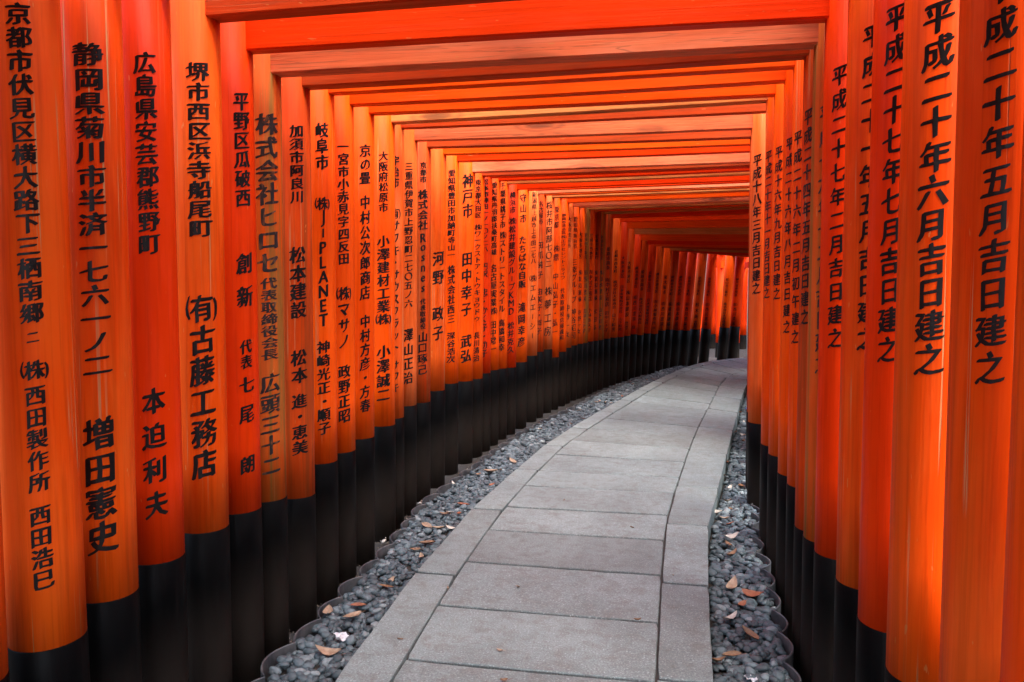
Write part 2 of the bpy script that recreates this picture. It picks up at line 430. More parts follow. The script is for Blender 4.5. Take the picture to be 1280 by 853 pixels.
# ---------------------------------------------------------------- ground and path
PATH_L = Curve2([(-1.10, -1), (-1.13, 1), (-1.158, 2.56), (-1.18, 3.63), (-1.152, 4.725), (-1.05, 5.77), (-.905, 7), (-.518, 8.83), (.005, 11.14), (.663, 13.3), (1.4, 14.4), (2.4, 15.0), (4.2, 15.3)])
JOINT_L = Curve2([(-.90, -1), (-.92, 1), (-.945, 2.6), (-.966, 3.4), (-.955, 4.6), (-.875, 5.77), (-.735, 6.95), (-.36, 8.75), (.15, 11.05), (.80, 13.2), (1.5, 14.22), (2.45, 14.8), (4.2, 15.1)])
JOINT_R = Curve2([(-.02, -1), (.00, 1), (.022, 2.78), (.038, 3.4), (.080, 4.6), (.185, 5.69), (.398, 7.5), (.66, 9.3), (1.022, 11.6), (1.5, 12.7), (2.1, 13.3), (2.8, 13.65), (4.2, 13.9)])
PATH_R = Curve2([(.19, -1), (.21, 1), (.234, 2.82), (.268, 3.6), (.330, 4.62), (.470, 5.6), (.66, 6.95), (.94, 8.9), (1.139, 10.26), (1.39, 11.6), (1.85, 12.4), (2.4, 12.9), (3.0, 13.2), (4.2, 13.5)])

def vnoise(x, y):
    return (math.sin(x * 3.1 + 1.7 * math.sin(y * 2.3)) + math.sin(y * 4.7 + 1.3 * math.sin(x * 5.9)) + .6 * math.sin(x * 13 + y * 9)) / 2.6

# ground profile: unseen banks added along both sides to block low skylight
HOLLOW = spline([(-.5, -300), (-.5, -20), (-.52, 0), (-.55, 5), (-.4, 7.5), (.1, 10), (.8, 12.4), (1.5, 14), (2.5, 15), (4.5, 15.5), (9, 16.2), (14, 17), (300, 18)], 16)
BEYOND = spline([(-6, 20.5), (1, 19.9), (6, 19.9), (14, 20)], 12)
def ground_z(x, y):
    d1 = np.sqrt(((HOLLOW - (x, y)) ** 2).sum(1)).min()
    d2 = np.sqrt(((BEYOND - (x, y)) ** 2).sum(1)).min()
    low = -.325 - .11 * min(1, max(0, (2.2 - d2) / .8))
    rise = max(0, min(d1 - 3.4, d2 - 2.0))
    return low + .62 * min(rise, 9) + .05 * max(0, min(rise - 9, 60)) + (.014 + .10 * min(1, rise)) * vnoise(x, y)
gx = np.concatenate([[-300, -150, -80, -45, -28, -20], np.arange(-15, -3.2, .6), np.arange(-3, 5.01, .14), np.arange(5.4, 20, .7), [24, 32, 50, 90, 150, 300]])
gy = np.concatenate([[-300, -150, -80, -45, -28, -20], np.arange(-15, -2.2, .7), np.arange(-2, 19.01, .16), np.arange(19.5, 34, .7), [40, 55, 90, 150, 300]])
V = [(x, y, ground_z(x, y)) for y in gy for x in gx]
W = len(gx)
F = [(j * W + i, j * W + i + 1, (j + 1) * W + i + 1, (j + 1) * W + i) for j in range(len(gy) - 1) for i in range(W - 1)]
tag(link('ground', mesh('ground', V, F, True), M['soil']), 'dark bare earth under and around the gates', kind='structure')

# the joint bed under the slabs
N = 120
V, F = [], []
for k in range(N + 1):
    a, b = PATH_L.at(PATH_L.len * k / N), PATH_R.at(PATH_R.len * k / N)
    V += [(a[0] + .01, a[1], -.020), (b[0] - .01, b[1], -.020), (a[0] + .01, a[1], -.36), (b[0] - .01, b[1], -.36)]
    if k:
        o, p = 4 * (k - 1), 4 * k
        F += [(o, o + 1, p + 1, p), (o + 2, o, p, p + 2), (o + 1, o + 3, p + 3, p + 1)]
path = tag(link('path', mesh('path', V, F), M['joint']), 'stone path of grey granite slabs with edge stones', kind='structure')

def slab(name, quad, gap=.0075, top=0.0, n=11, chip=.0034):
    """a stone with slightly ragged, eased edges; quad runs counter-clockwise"""
    q = [np.array(p, float) for p in quad]
    c = sum(q) / 4
    ring = []
    for k in range(4):
        a, b = q[k], q[(k + 1) % 4]
        d = (b - a) / np.linalg.norm(b - a)
        inw = np.array([-d[1], d[0]])
        for j in range(n):
            p = a + (b - a) * j / n
            w = (gap if k % 2 == 0 else gap * .4) + (chip * abs(nrs.randn()) if j else chip) * (1 if k % 2 == 0 else .45)
            e = p + inw * w
            if j == 0:
                pr = q[(k - 1) % 4]; d2 = (a - pr) / np.linalg.norm(a - pr)
                e = e + np.array([-d2[1], d2[0]]) * w
            ring.append(e - c)
    R = len(ring)
    tx, ty = nrs.uniform(-.003, .003, 2)
    z = top + nrs.uniform(-.002, .002)
    V = [(p[0], p[1], -.35) for p in ring] + [(p[0], p[1], z - .0045 + p[0] * tx + p[1] * ty) for p in ring]
    V += [(p[0] * (1 - (.0035) / np.linalg.norm(p) * 1.2), p[1] * (1 - (.0035) / np.linalg.norm(p) * 1.2), z + p[0] * tx + p[1] * ty) for p in ring]
    F = []
    for r in range(2):
        for k in range(R):
            F.append((r * R + k, r * R + (k + 1) % R, (r + 1) * R + (k + 1) % R, (r + 1) * R + k))
    F.append(tuple(range(2 * R, 3 * R)))
    o = link(name, mesh(name, V, F), M['granite'], path)
    o.location = (c[0], c[1], 0)
    return o

# rows of the broad middle slabs
ys = [-.75, -.24, .25, .76, 1.27, 1.77, 2.27, 2.78, 3.285, 3.83, 4.35, 4.82, 5.33, 5.77]
sl = [JOINT_L.s_at_y(y - .005) for y in ys]
sr = [JOINT_R.s_at_y(y) for y in ys]
while sr[-1] < JOINT_R.len - .5:
    st = rng.uniform(.45, .54)
    k = (JOINT_L.len - sl[-1]) / (JOINT_R.len - sr[-1])
    sr.append(sr[-1] + st); sl.append(sl[-1] + st * k)
for k in range(len(sr) - 1):
    slab('paving_slab', [JOINT_L.at(sl[k]), JOINT_R.at(sr[k]), JOINT_R.at(sr[k + 1]), JOINT_L.at(sl[k + 1])])
def edge_row(outer, inner, cuts, side):
    so = [outer.s_at_y(y) for y in cuts]; si = [inner.s_at_y(y) for y in cuts]
    while so[-1] < outer.len - 1.0:
        st = rng.uniform(.85, 1.1) if outer.at(so[-1])[1] < 11.5 else rng.uniform(.4, .6)
        k = (inner.len - si[-1]) / (outer.len - so[-1])
        so.append(so[-1] + st); si.append(si[-1] + st * k)
    for k in range(len(so) - 1):
        A, B, C_, D = outer.at(so[k]), inner.at(si[k]), inner.at(si[k + 1]), outer.at(so[k + 1])
        slab('edge_stone', [A, B, C_, D] if side < 0 else [B, A, D, C_], top=.004)
edge_row(PATH_L, JOINT_L, [-.6, .45, 1.5, 2.55, 3.63, 4.73, 5.77], -1)
edge_row(PATH_R, JOINT_R, [-.8, .1, 1.0, 1.9, 2.8, 3.72, 4.64, 5.5], 1)

# ---------------------------------------------------------------- lettering
GLYPHS = {}
def glyph_source(offset):
    cu = bpy.data.curves.new('glyph', 'FONT')
    cu.size = 1.0
    cu.resolution_u = 2
    cu.offset = offset
    ob = bpy.data.objects.new('glyph', cu)
    COL.objects.link(ob)
    return cu, ob
def load_glyphs(chars, offset, key):
    cu, ob = glyph_source(offset)
    for ch in chars:
        cu.body = ch
        dg = bpy.context.evaluated_depsgraph_get()
        me = bpy.data.meshes.new_from_object(ob.evaluated_get(dg))
        n = len(me.vertices)
        co = np.zeros(n * 3); me.vertices.foreach_get('co', co)
        co = co.reshape(-1, 3)[:, :2]
        fs = [tuple(p.vertices) for p in me.polygons]
        bpy.data.meshes.remove(me)
        GLYPHS[key, ch] = (co, fs)
    bpy.data.objects.remove(ob); bpy.data.curves.remove(cu)

SMALL = set('・、ッィゥョー')
def wobble(co, seed, k):
    """hand-written unevenness: rising cross strokes and strokes that swell and thin"""
    x, y = co[:, 0], co[:, 1]
    dx = k * .011 * np.sin(9 * y + seed) + k * .010 * np.sin(23 * x + 17 * y + 2.1 * seed)
    dy = k * .012 * np.sin(8 * x + 1.3 * seed) + k * .010 * np.sin(21 * y - 15 * x + seed)
    return np.stack([x + dx, y + dy + .15 * (x)], 1)

def inscriptions(parent, segs, *a, **k):
    for sg in segs:
        txt, z0, z1, w = sg
        n = len(txt)
        if '(' not in txt and n > 1 and (z0 - z1) / n > 1.12 * w:       # widely spaced characters stand alone
            p = (z0 - z1) / n
            for i, ch in enumerate(txt):
                inscription(parent, [(ch, z0 - i * p, z0 - (i + 1) * p, w)], *a, **k)
        else:
            inscription(parent, [sg], *a, **k)

def inscription(parent, segs, r_at, az, side, cuts=10, fancy=True, mat='ink', name='inscription'):
    """characters set one below the other and bent round the pillar"""
    PV, PF, DV = [], [], []
    def put(ch, cx, cz, sx, sz, layer=0):
        co, fs = GLYPHS['b', ch]
        if not len(co): return
        co = co - EM_C
        co = co / EM
        if ch in LATIN:
            mn, mx = co.min(0), co.max(0)
            co = (co - (mn + mx) / 2)
            co = co * (np.array([1.15, 1.25]) if ch not in '()' else np.array([1.0, 1.0]))
        dense = min(1.0, max(.6, 150 / len(co)))
        co = wobble(co, rng.uniform(0, 6), dense)
        nibs = [(-.030, -.014), (.0, .0), (.030, .014)] if not fancy else [(-.048, -.027), (-.024, -.0135), (.0, .0), (.024, .0135), (.048, .027)]
        for q, (nx, ny) in enumerate(nibs):
            o = sum(len(v) for v in PV)
            PV.append(np.stack([cx + (co[:, 0] + nx * dense) * sx, cz + (co[:, 1] + ny * dense) * sz], 1))
            DV.append(np.full(len(co), .0012 + .0002 * q))
            PF.extend(tuple(i + o for i in f_) for f_ in fs)
    for txt, z0, z1, w0 in segs:
        z0, z1 = 1.5 + (z0 - 1.5) * .985, 1.5 + (z1 - 1.5) * .985
        cells, i = [], 0
        while i < len(txt):
            if txt[i] == '(':
                cells.append(txt[i:i + 3]); i += 3
            else:
                cells.append(txt[i]); i += 1
        p = (z0 - z1) / len(cells)
        for k, cell in enumerate(cells):
            cz = z0 - (k + .5) * p
            w = w0 * 1.06
            h_ = min(p * .89, w * 1.2)
            jx = rng.uniform(-.02, .02) * w
            if len(cell) == 3:
                put(cell[1], jx, cz, w * .86, h_ * .92)
                put('(', jx - w * .56, cz, w * .62, h_ * .80); put(')', jx + w * .56, cz, w * .62, h_ * .80)
            elif cell == '|':
                put('|', jx, cz, w * .8, h_ * .55)
            else:
                put(cell, jx, cz, w * rng.uniform(.92, 1.0), h_ * rng.uniform(.97, 1.04))
    co = np.concatenate(PV); dep = np.concatenate(DV)
    bm = bmesh.new()
    vs = [bm.verts.new((c[0], c[1], d)) for c, d in zip(co, dep)]
    for f_ in PF:
        try: bm.faces.new([vs[i] for i in f_])
        except ValueError: pass
    lim = .085
    for u in np.linspace(-lim, lim, cuts):
        bmesh.ops.bisect_plane(bm, geom=bm.verts[:] + bm.edges[:] + bm.faces[:], dist=1e-6, plane_co=(u, 0, 0), plane_no=(1, 0, 0))
    n = (math.sin(az) * side, -math.cos(az)); tg = (-n[1], n[0])
    for v in bm.verts:
        z = v.co.y
        r = r_at(z); a = v.co.x / r; rr = r + v.co.z
        v.co = (rr * (n[0] * math.cos(a) + tg[0] * math.sin(a)), rr * (n[1] * math.cos(a) + tg[1] * math.sin(a)), z)
    me = bpy.data.meshes.new(name)
    bm.to_mesh(me); bm.free()
    return link(name, me, M[mat], parent)

# fillers for the gates whose writing is too small to read in the photograph
PLACES = ['大阪市港区', '奈良市三条町', '東大阪市', '堺市西区', '神戸市中央区', '尼崎市西本町', '京都市左京区', '岡崎市大平町', '横浜市港北区', '和歌山市本町', '松山市三番町', '姫路市南条']
FIRMS = ['(株)昭和電気工業', '(有)中村工務店', '株式会社大和商会', '(株)山本建設', '(有)小林製作所', '柏木商店', '(株)東和運輸', '日本実業株式会社', '(有)西川塗装']
NAMES = ['六住茂高昭', '田中ミナ子', '小林亜矢子', '大町京一子', '高木正一', '森川清子', '山下和男', '松田弘', '中野一女', '西村茂']

ALL = set(''.join(s[0] for v in TEXT.values() for s in v) + ''.join(PLACES + FIRMS + NAMES) + '平成二十一三四五六七八九年月吉日建之国()|')
LATIN = set('JPLANETRosnesKMD|()')
load_glyphs(sorted(ALL), 0.0, 'b')
_c = GLYPHS['b', '国'][0]
EM = (_c.max(0) - _c.min(0)).max() * 1.04
EM_C = (_c.max(0) + _c.min(0)) / 2

# ---------------------------------------------------------------- torii gates
def tube(z_list, r_list, n=36, wob=0.0, cap=True, seed=0.0):
    V, F = [], []
    for z, r in zip(z_list, r_list):
        for k in range(n):
            a = 2 * math.pi * k / n
            rr = r + wob * (math.sin(3 * a + seed) + .6 * math.sin(5 * a + z * 1.7 + seed * 2)) / 1.6
            V.append((rr * math.cos(a), rr * math.sin(a), z))
    for i in range(len(z_list) - 1):
        for k in range(n):
            F.append((i * n + k, i * n + (k + 1) % n, (i + 1) * n + (k + 1) % n, (i + 1) * n + k))
    if cap:
        F.append(tuple(range((len(z_list) - 1) * n, len(z_list) * n)))
        F.append(tuple(range(n - 1, -1, -1)))
    me = mesh('post', V, F)
    sm = [len(p.vertices) == 4 for p in me.polygons]
    me.polygons.foreach_set('use_smooth', sm)
    return me

def beam_mesh(xs, zb, zt, hy, ch=.006, taper=0.0):
    """a timber along x with eased edges; zb and zt are functions of x"""
    V, F = [], []
    for x in xs:
        b, t_ = zb(x), zt(x)
        V += [(x, -hy + ch, b), (x, hy - ch, b), (x, hy, b + ch), (x, hy + taper, t_ - ch), (x, hy + taper - ch, t_), (x, -hy - taper + ch, t_), (x, -hy - taper, t_ - ch), (x, -hy, b + ch)]
    for i in range(len(xs) - 1):
        for k in range(8):
            F.append((i * 8 + k, (i + 1) * 8 + k, (i + 1) * 8 + (k + 1) % 8, i * 8 + (k + 1) % 8))
    F.append(tuple(range(8))); F.append(tuple(range(len(xs) * 8 - 1, len(xs) * 8 - 9, -1)))
    me = mesh('beam', V, F)
    bm = bmesh.new(); bm.from_mesh(me); bmesh.ops.recalc_face_normals(bm, faces=bm.faces[:]); bm.to_mesh(me); bm.free()
    return me

LOOKS = {1: ('old', 'beam_fresh'), 2: ('old', 'beam_fresh'), 3: ('fresh', 'beam_fresh'), 4: ('old', 'beam_brown'), 5: ('fresh', 'beam_fresh'), 6: ('olive', 'beam_pink'),
         7: ('worn', 'beam_brown'), 8: ('bright', 'beam_bright'), 9: ('bright', 'beam_bright'), 10: ('bright', 'beam_bright'), 11: ('bright', 'beam_wood'), 12: ('pink', 'beam_brown'),
         13: ('pink', 'beam_pink'), 14: ('worn', 'beam_brown'), 15: ('old', 'beam_bright'), 16: ('bright', 'beam_fresh'), 17: ('bright', 'beam_pink'), 18: ('bright', 'beam_brown'),
         19: ('fresh', 'beam_fresh'), 20: ('bright', 'beam_fresh'), 21: ('bright', 'beam_wood'), 22: ('fresh', 'beam_fresh'), 23: ('bright', 'beam_fresh'), 24: ('pink', 'beam_pink'),
         25: ('worn', 'beam_bright'), 26: ('pink', 'beam_wood'), 27: ('bright', 'beam_bright'), 28: ('bright', 'beam_bright'), 29: ('pink', 'beam_pink'), 30: ('bright', 'beam_pink'),
         31: ('bright', 'beam_bright'), 32: ('olive', 'beam_wood'), 33: ('bright', 'beam_bright'), 34: ('worn', 'beam_bright'), 35: ('olive', 'beam_wood')}

AZ_L = {1: 43, 2: 38, 3: 40, 4: 37, 5: 56, 6: 45, 7: 47, 8: 43, 9: 46, 10: 48, 11: 36}
AZ_R = {1: 30, 2: 28, 3: 36, 4: 26, 5: 37, 6: 35, 7: 56, 8: 54, 9: 49, 10: 50, 11: 56, 12: 45, 13: 40}
GROUP = 'torii gates closely set over the path'
def torii(num, pl, pr, zb, bl, br, look, blook, label, text_l=None, text_r=None, roll=0.0, lean=.9, r0=.100, detail=1, drop=0.0):
    """two leaning posts with blackened feet, a tie beam, a centre strut, a lintel and a cap"""
    pl, pr = np.array(pl), np.array(pr)
    mid = (pl + pr) / 2
    d = pr - pl; w = float(np.linalg.norm(d))
    root = empty('torii_gate', (mid[0], mid[1], -drop))
    root.rotation_euler = (0, math.radians(roll), math.atan2(d[1], d[0]))
    tag(root, label, 'torii gate', GROUP)
    top = zb + .155 + .20
    r_at = lambda z: r0 - .0030 * z
    for sd, base, text in ((-1, bl, text_l), (1, br, text_r)):
        zs = [base, base + .3, (base + top) / 2, top]
        me = tube(zs, [r_at(z) for z in zs], 40 if detail else 20, .0005, seed=rng.uniform(0, 6))
        p = link('pillar', me, M[look], root)
        p.location = (sd * w / 2, 0, 0)
        p.rotation_euler = (math.radians(rng.uniform(-.25, .25)), -sd * math.radians(lean + rng.uniform(-.15, .15)), 0)
        zs = [-.45, .02, base * .5, base - .0015, base]
        rs = [r_at(z) + .0022 for z in zs]; rs[-1] -= .0015
        b = link('black_base', tube(zs, rs, 40 if detail else 20, .0005, seed=rng.uniform(0, 6)), M['black'], p)
        if text:
            az = math.radians((AZ_L.get(num, 38) if sd < 0 else AZ_R.get(num, 32)) + rng.uniform(-2, 2))
            inscriptions(p, text, r_at, az, -sd, cuts=13 if num <= 11 else 7, fancy=0 <= num <= 23, mat='ink_worn' if look == 'olive' else 'ink')
    ex = .22
    sag = rng.uniform(-.008, .004); bt = rng.uniform(.028, .044)
    hw = .088 if num < 0 else .036 if num < 7 else (.030 if num < 27 else (.060 if num < 32 else .098))  # depth of the unseen lintel and cap
    X = np.linspace(-w / 2 - ex, w / 2 + ex, 7)
    link('tie_beam', beam_mesh(X, lambda x: zb + sag * (1 - (2 * x / w) ** 2), lambda x: zb + .155, bt), M[blook], root)
    for sd in (-1, 1):
        xw = sd * (w / 2 + .115)
        link('wedge', beam_mesh(np.array([xw - .012, xw + .055]), lambda x: zb + .1565, lambda x: zb + .185, .024, .003), M[blook], root)
    link('centre_strut', beam_mesh(np.array([-.05, .05]), lambda x: zb + .157, lambda x: top - .002, .036), M[blook], root)
    X = np.linspace(-w / 2 - .33, w / 2 + .33, 13)
    up = lambda x: .05 * max(0, abs(x) / (w / 2 + .33) - .45) ** 2 / .3
    link('lintel', beam_mesh(X, lambda x: top + .002 + up(x), lambda x: top + .11 + up(x), hw), M[blook], root)
    X = X * 1.035
    link('cap', beam_mesh(X, lambda x: top + .112 + up(x), lambda x: top + .17 + up(x), hw + .010, taper=.008), M['black'], root)
    return root

ROMAN = {1: 'Kyoto Fushimi', 2: 'Shizuoka Kikugawa', 3: 'Hiroshima Kumano', 4: 'Sakai Hamadera', 5: 'Hirano Uriwari', 8: 'Gifu', 9: 'Ichinomiya', 11: 'Osaka Matsubara', 12: 'Uji', 13: 'Mie Iga',
         14: 'Kyoto, with Roman letters below', 16: 'Aichi Kano', 17: 'Kobe', 18: 'Tokyo Ota', 19: 'Matsumoto', 20: 'Aichi Fuso', 21: 'Chiba Choshi', 22: 'Yokohama', 23: 'Moriyama', 24: 'Niigata Joetsu', 25: 'Nagoya',
         26: 'Sakurai', 27: 'plain Tokyo', 28: 'Shizuoka Shimizu', 29: 'Osaka Suita', 30: 'Aichi Takahama'}
PLACE_OF = {i: '%s (%s)' % (TEXT['L%d' % i][0][0], ROMAN[i]) for i in ROMAN}
SPECIAL = {
    6: 'greenish-brown stained torii gate with large worn lettering and a knotty faded pink beam',
    7: 'torii gate lettered 加須市阿良川 on one post with a dull brown-red beam',
    10: 'bright orange torii gate with a pillar lettered 京の畳',
    15: 'torii gate with only four large widely spaced characters on its lettered post',
}
WORD = {'fresh': 'evenly painted red-vermilion', 'bright': 'bright orange', 'old': 'scuffed orange', 'worn': 'dull worn vermilion', 'pink': 'faded pinkish', 'olive': 'greenish-brown stained'}
for i, g in enumerate(GATES, 1):
    look, blook = LOOKS[i]
    if i > 11: g = g[:4] + (g[4] + rng.uniform(-.045, .03),) + g[5:]
    if i in SPECIAL: lab = SPECIAL[i]
    elif i in PLACE_OF: lab = '%s torii gate with a pillar lettered %s' % (WORD[look], PLACE_OF[i])
    else: lab = '%s torii gate, %s past the gate lettered Aichi Takahama (愛知県高浜市)' % (WORD[look], ['first', 'second', 'third', 'fourth', 'fifth'][i - 31])
    tl, tr = TEXT.get('L%d' % i), TEXT.get('R%d' % i)
    if tl is None:
        tl = [(rng.choice(PLACES), 2.15, 1.75, .055), (rng.choice(FIRMS), 1.6, 1.1, .06), (rng.choice(NAMES), 1.0, .62, .06)]
    torii(i, g[:2], g[2:4], g[4], g[5], g[6], look, blook, lab, tl, tr, r0={12: .092, 1: .104}.get(i, .100), detail=1 if i < 24 else 0)
BEFORE = ['first', 'second', 'third', 'fourth', 'fifth', 'sixth', 'seventh', 'eighth', 'ninth', 'tenth']
for k in range(10):                      # the row goes on behind the viewer, added mostly unseen to cut light
    y = 1.64 - .265 * k
    lk = ['old', 'bright', 'fresh', 'worn', 'bright', 'old', 'fresh', 'bright', 'old', 'fresh'][k]
    torii(-1, (-1.785 + .004 * k, y), (.72, y - .215 + .01 * min(k, 4)), 2.47, .44, .45, lk, 'beam_fresh', '%s torii gate, %s before the gate lettered Kyoto Fushimi' % (WORD[lk], BEFORE[k]), None,
          [('平成二十年五月吉日建之', 2.4, .93, .085)] if k == 0 else None, detail=0 if k else 1)

# the gates that follow the bend
FAR = Curve2([(-.92, 12.35), (-.45, 13.70), (0.0, 14.6), (.45, 15.28), (1.05, 15.87), (1.85, 16.35), (2.95, 16.7), (4.4, 16.8)])
s, k = .27, 0
ORD = ['sixth', 'seventh', 'eighth', 'ninth', 'tenth', 'eleventh', 'twelfth', 'thirteenth', 'fourteenth', 'fifteenth', 'sixteenth', 'seventeenth', 'eighteenth', 'nineteenth', 'twentieth', 'twenty-first', 'twenty-second', 'twenty-third', 'twenty-fourth', 'twenty-fifth']
while s < FAR.len - .6 and k < len(ORD):
    u = min(1, s / 3.6)
    p, tn = FAR.at(s), FAR.tan(s)
    q = p + 2.75 * np.array([tn[1], -tn[0]])
    zb = float(np.interp(s, [0, .6, 1.5, 2.6, 4], [2.48, 2.38, 2.10, 1.97, 1.93])) + rng.uniform(-.012, .012)
    look = rng.choice(['fresh', 'old', 'worn', 'fresh', 'bright', 'old'])
    bl = rng.uniform(.44, .50)
    hh = zb - .45
    text = [(rng.choice(PLACES), hh, hh - .38, .055), (rng.choice(FIRMS), hh - .5, hh - .98, .06), (rng.choice(NAMES), hh - 1.05, max(hh - 1.4, .56), .06)]
    torii(36 + k, p, q, zb, bl, bl, look, rng.choice(['beam_brown', 'beam_bright', 'beam_pink', 'beam_wood', 'beam_fresh']), '%s torii gate, %s past the gate lettered Aichi Takahama (愛知県高浜市)' % (WORD[look], ORD[k]), text, None,
          roll=4.5 * u, detail=0, drop=.108 * u)
    k += 1
    s += rng.uniform(.25, .31) if k not in (14, 16, 18) else .47

# a second row of gates seen through the gaps of the bend, with gates added to shade the lower ground
for k in range(10):
    xa = .2 + .42 * k
    torii(60 + k, (xa + rng.uniform(-.04, .04), 21.1), (xa + rng.uniform(-.04, .04), 18.6 + .04 * k), 2.1, .34, .34, 'fresh', 'beam_fresh', 'red-orange torii gate without lettering, %s in the row beyond the bend' % BEFORE[k], None, None, roll=rng.uniform(-1, 1), detail=0, drop=.40)

# ---------------------------------------------------------------- scalloped edging, gravel
def edging(curve, off, side, s0, s1, label):
    root = empty('scalloped_edging', (*curve.off(s0, off(s0)), -.165))
    tag(root, label, 'edging', 'scalloped plastic edging strips')
    o0 = np.array([*curve.off(s0, off(s0))])
    s = s0
    while s < s1:
        L = rng.uniform(.235, .275)
        bulge = rng.uniform(.045, .062)
        n = 12
        zt = .100 + rng.uniform(-.010, .010)
        V, F = [], []
        for j in range(n + 1):
            u = j / n
            c = curve.off(s + L * (u * 1.0), off(s + L * u) + side * bulge * math.sin(math.pi * u) ** .8)
            c2 = curve.off(s + L * u, off(s + L * u) + side * (bulge * math.sin(math.pi * u) ** .8 + .009))
            for (q, z) in ((c, -.19), (c, zt - .003), ((c * .7 + c2 * .3), zt), ((c * .3 + c2 * .7), zt), (c2, zt - .003), (c2, -.19)):
                V.append((q[0] - o0[0], q[1] - o0[1], z))
            if j:
                for m in range(5):
                    F.append(((j - 1) * 6 + m, (j - 1) * 6 + m + 1, j * 6 + m + 1, j * 6 + m))
        F += [(0, 1, 2, 3, 4, 5), tuple(n * 6 + m for m in (5, 4, 3, 2, 1, 0))]
        link('scallop', mesh('scallop', V, F), M['edging'], root)
        s += L
    return root
_oy = [PATH_L.s_at_y(y) for y in (1.5, 4.2, 5.0, 6.3, 8.0, 10, 13.6)]
off_l = lambda s: -(float(np.interp(s, _oy, [.31, .32, .39, .425, .47, .47, .42])) + .012 * math.sin(s * 2.3))
off_r = lambda s: .285 if s < 5.0 else max(.20, .285 - (s - 5.0) * .045)
edging(PATH_L, off_l, -1, PATH_L.s_at_y(1.9), PATH_L.s_at_y(12), 'black scalloped plastic edging below the posts lettered with addresses')
edging(PATH_R, off_r, 1, PATH_R.s_at_y(1.9), PATH_R.s_at_y(10.5), 'black scalloped plastic edging below the posts lettered with dates')

bm = bmesh.new(); bmesh.ops.create_icosphere(bm, subdivisions=2, radius=1.0)
ICO_V = np.array([v.co[:] for v in bm.verts]); ICO_F = np.array([[v.index for v in f_.verts] for f_ in bm.faces]); bm.free()
bm = bmesh.new(); bmesh.ops.create_icosphere(bm, subdivisions=1, radius=1.0)
ICO1_V = np.array([v.co[:] for v in bm.verts]); ICO1_F = np.array([[v.index for v in f_.verts] for f_ in bm.faces]); bm.free()

def rot_matrix(rz, tilt, ta):
    c, s_ = math.cos(rz), math.sin(rz)
    Rz = np.array([[c, -s_, 0], [s_, c, 0], [0, 0, 1]])
    ct, st = math.cos(tilt), math.sin(tilt)
    Rx = np.array([[1, 0, 0], [0, ct, -st], [0, st, ct]])
    ca, sa = math.cos(ta), math.sin(ta)
    Ra = np.array([[ca, -sa, 0], [sa, ca, 0], [0, 0, 1]])
    return Ra @ Rx @ Ra.T @ Rz

def joined(name, stones, parent, mat, base=(ICO_V, ICO_F)):
    bv, bf = base
    n = len(stones)
    V = np.zeros((n, len(bv), 3))
    for i, (p, sc, Rm, ph) in enumerate(stones):
        loc = bv * sc
        loc = loc * (1 + .09 * np.sin(3 * bv[:, :1] + ph) + .07 * np.sin(4 * bv[:, 1:2] + 2 * ph))
        V[i] = loc @ Rm.T + p
    F = (bf[None] + (np.arange(n) * len(bv))[:, None, None]).reshape(-1, 3)
    me = bpy.data.meshes.new(name)
    V = V.reshape(-1, 3)
    me.vertices.add(len(V)); me.vertices.foreach_set('co', V.ravel())
    me.loops.add(F.size); me.loops.foreach_set('vertex_index', F.ravel())
    me.polygons.add(len(F)); me.polygons.foreach_set('loop_start', np.arange(0, F.size, 3)); me.polygons.foreach_set('loop_total', np.full(len(F), 3))
    me.polygons.foreach_set('use_smooth', np.ones(len(F), bool))
    me.update(calc_edges=True); me.validate()
    o = link(name, me, M[mat], parent)
    tag(o, kind='stuff')
    return o

PEB = []
for ph in (0.3, 1.4, 2.2, 3.7, 5.1):
    loc = ICO_V * np.array([1.0, .74, .52])
    loc = loc * (1 + .09 * np.sin(3 * ICO_V[:, :1] + ph) + .07 * np.sin(4 * ICO_V[:, 1:2] + 2 * ph))
    PEB.append(mesh('pebble', loc, [tuple(f_) for f_ in ICO_F.tolist()], True))
    PEB[-1].materials.append(M['pebble'])

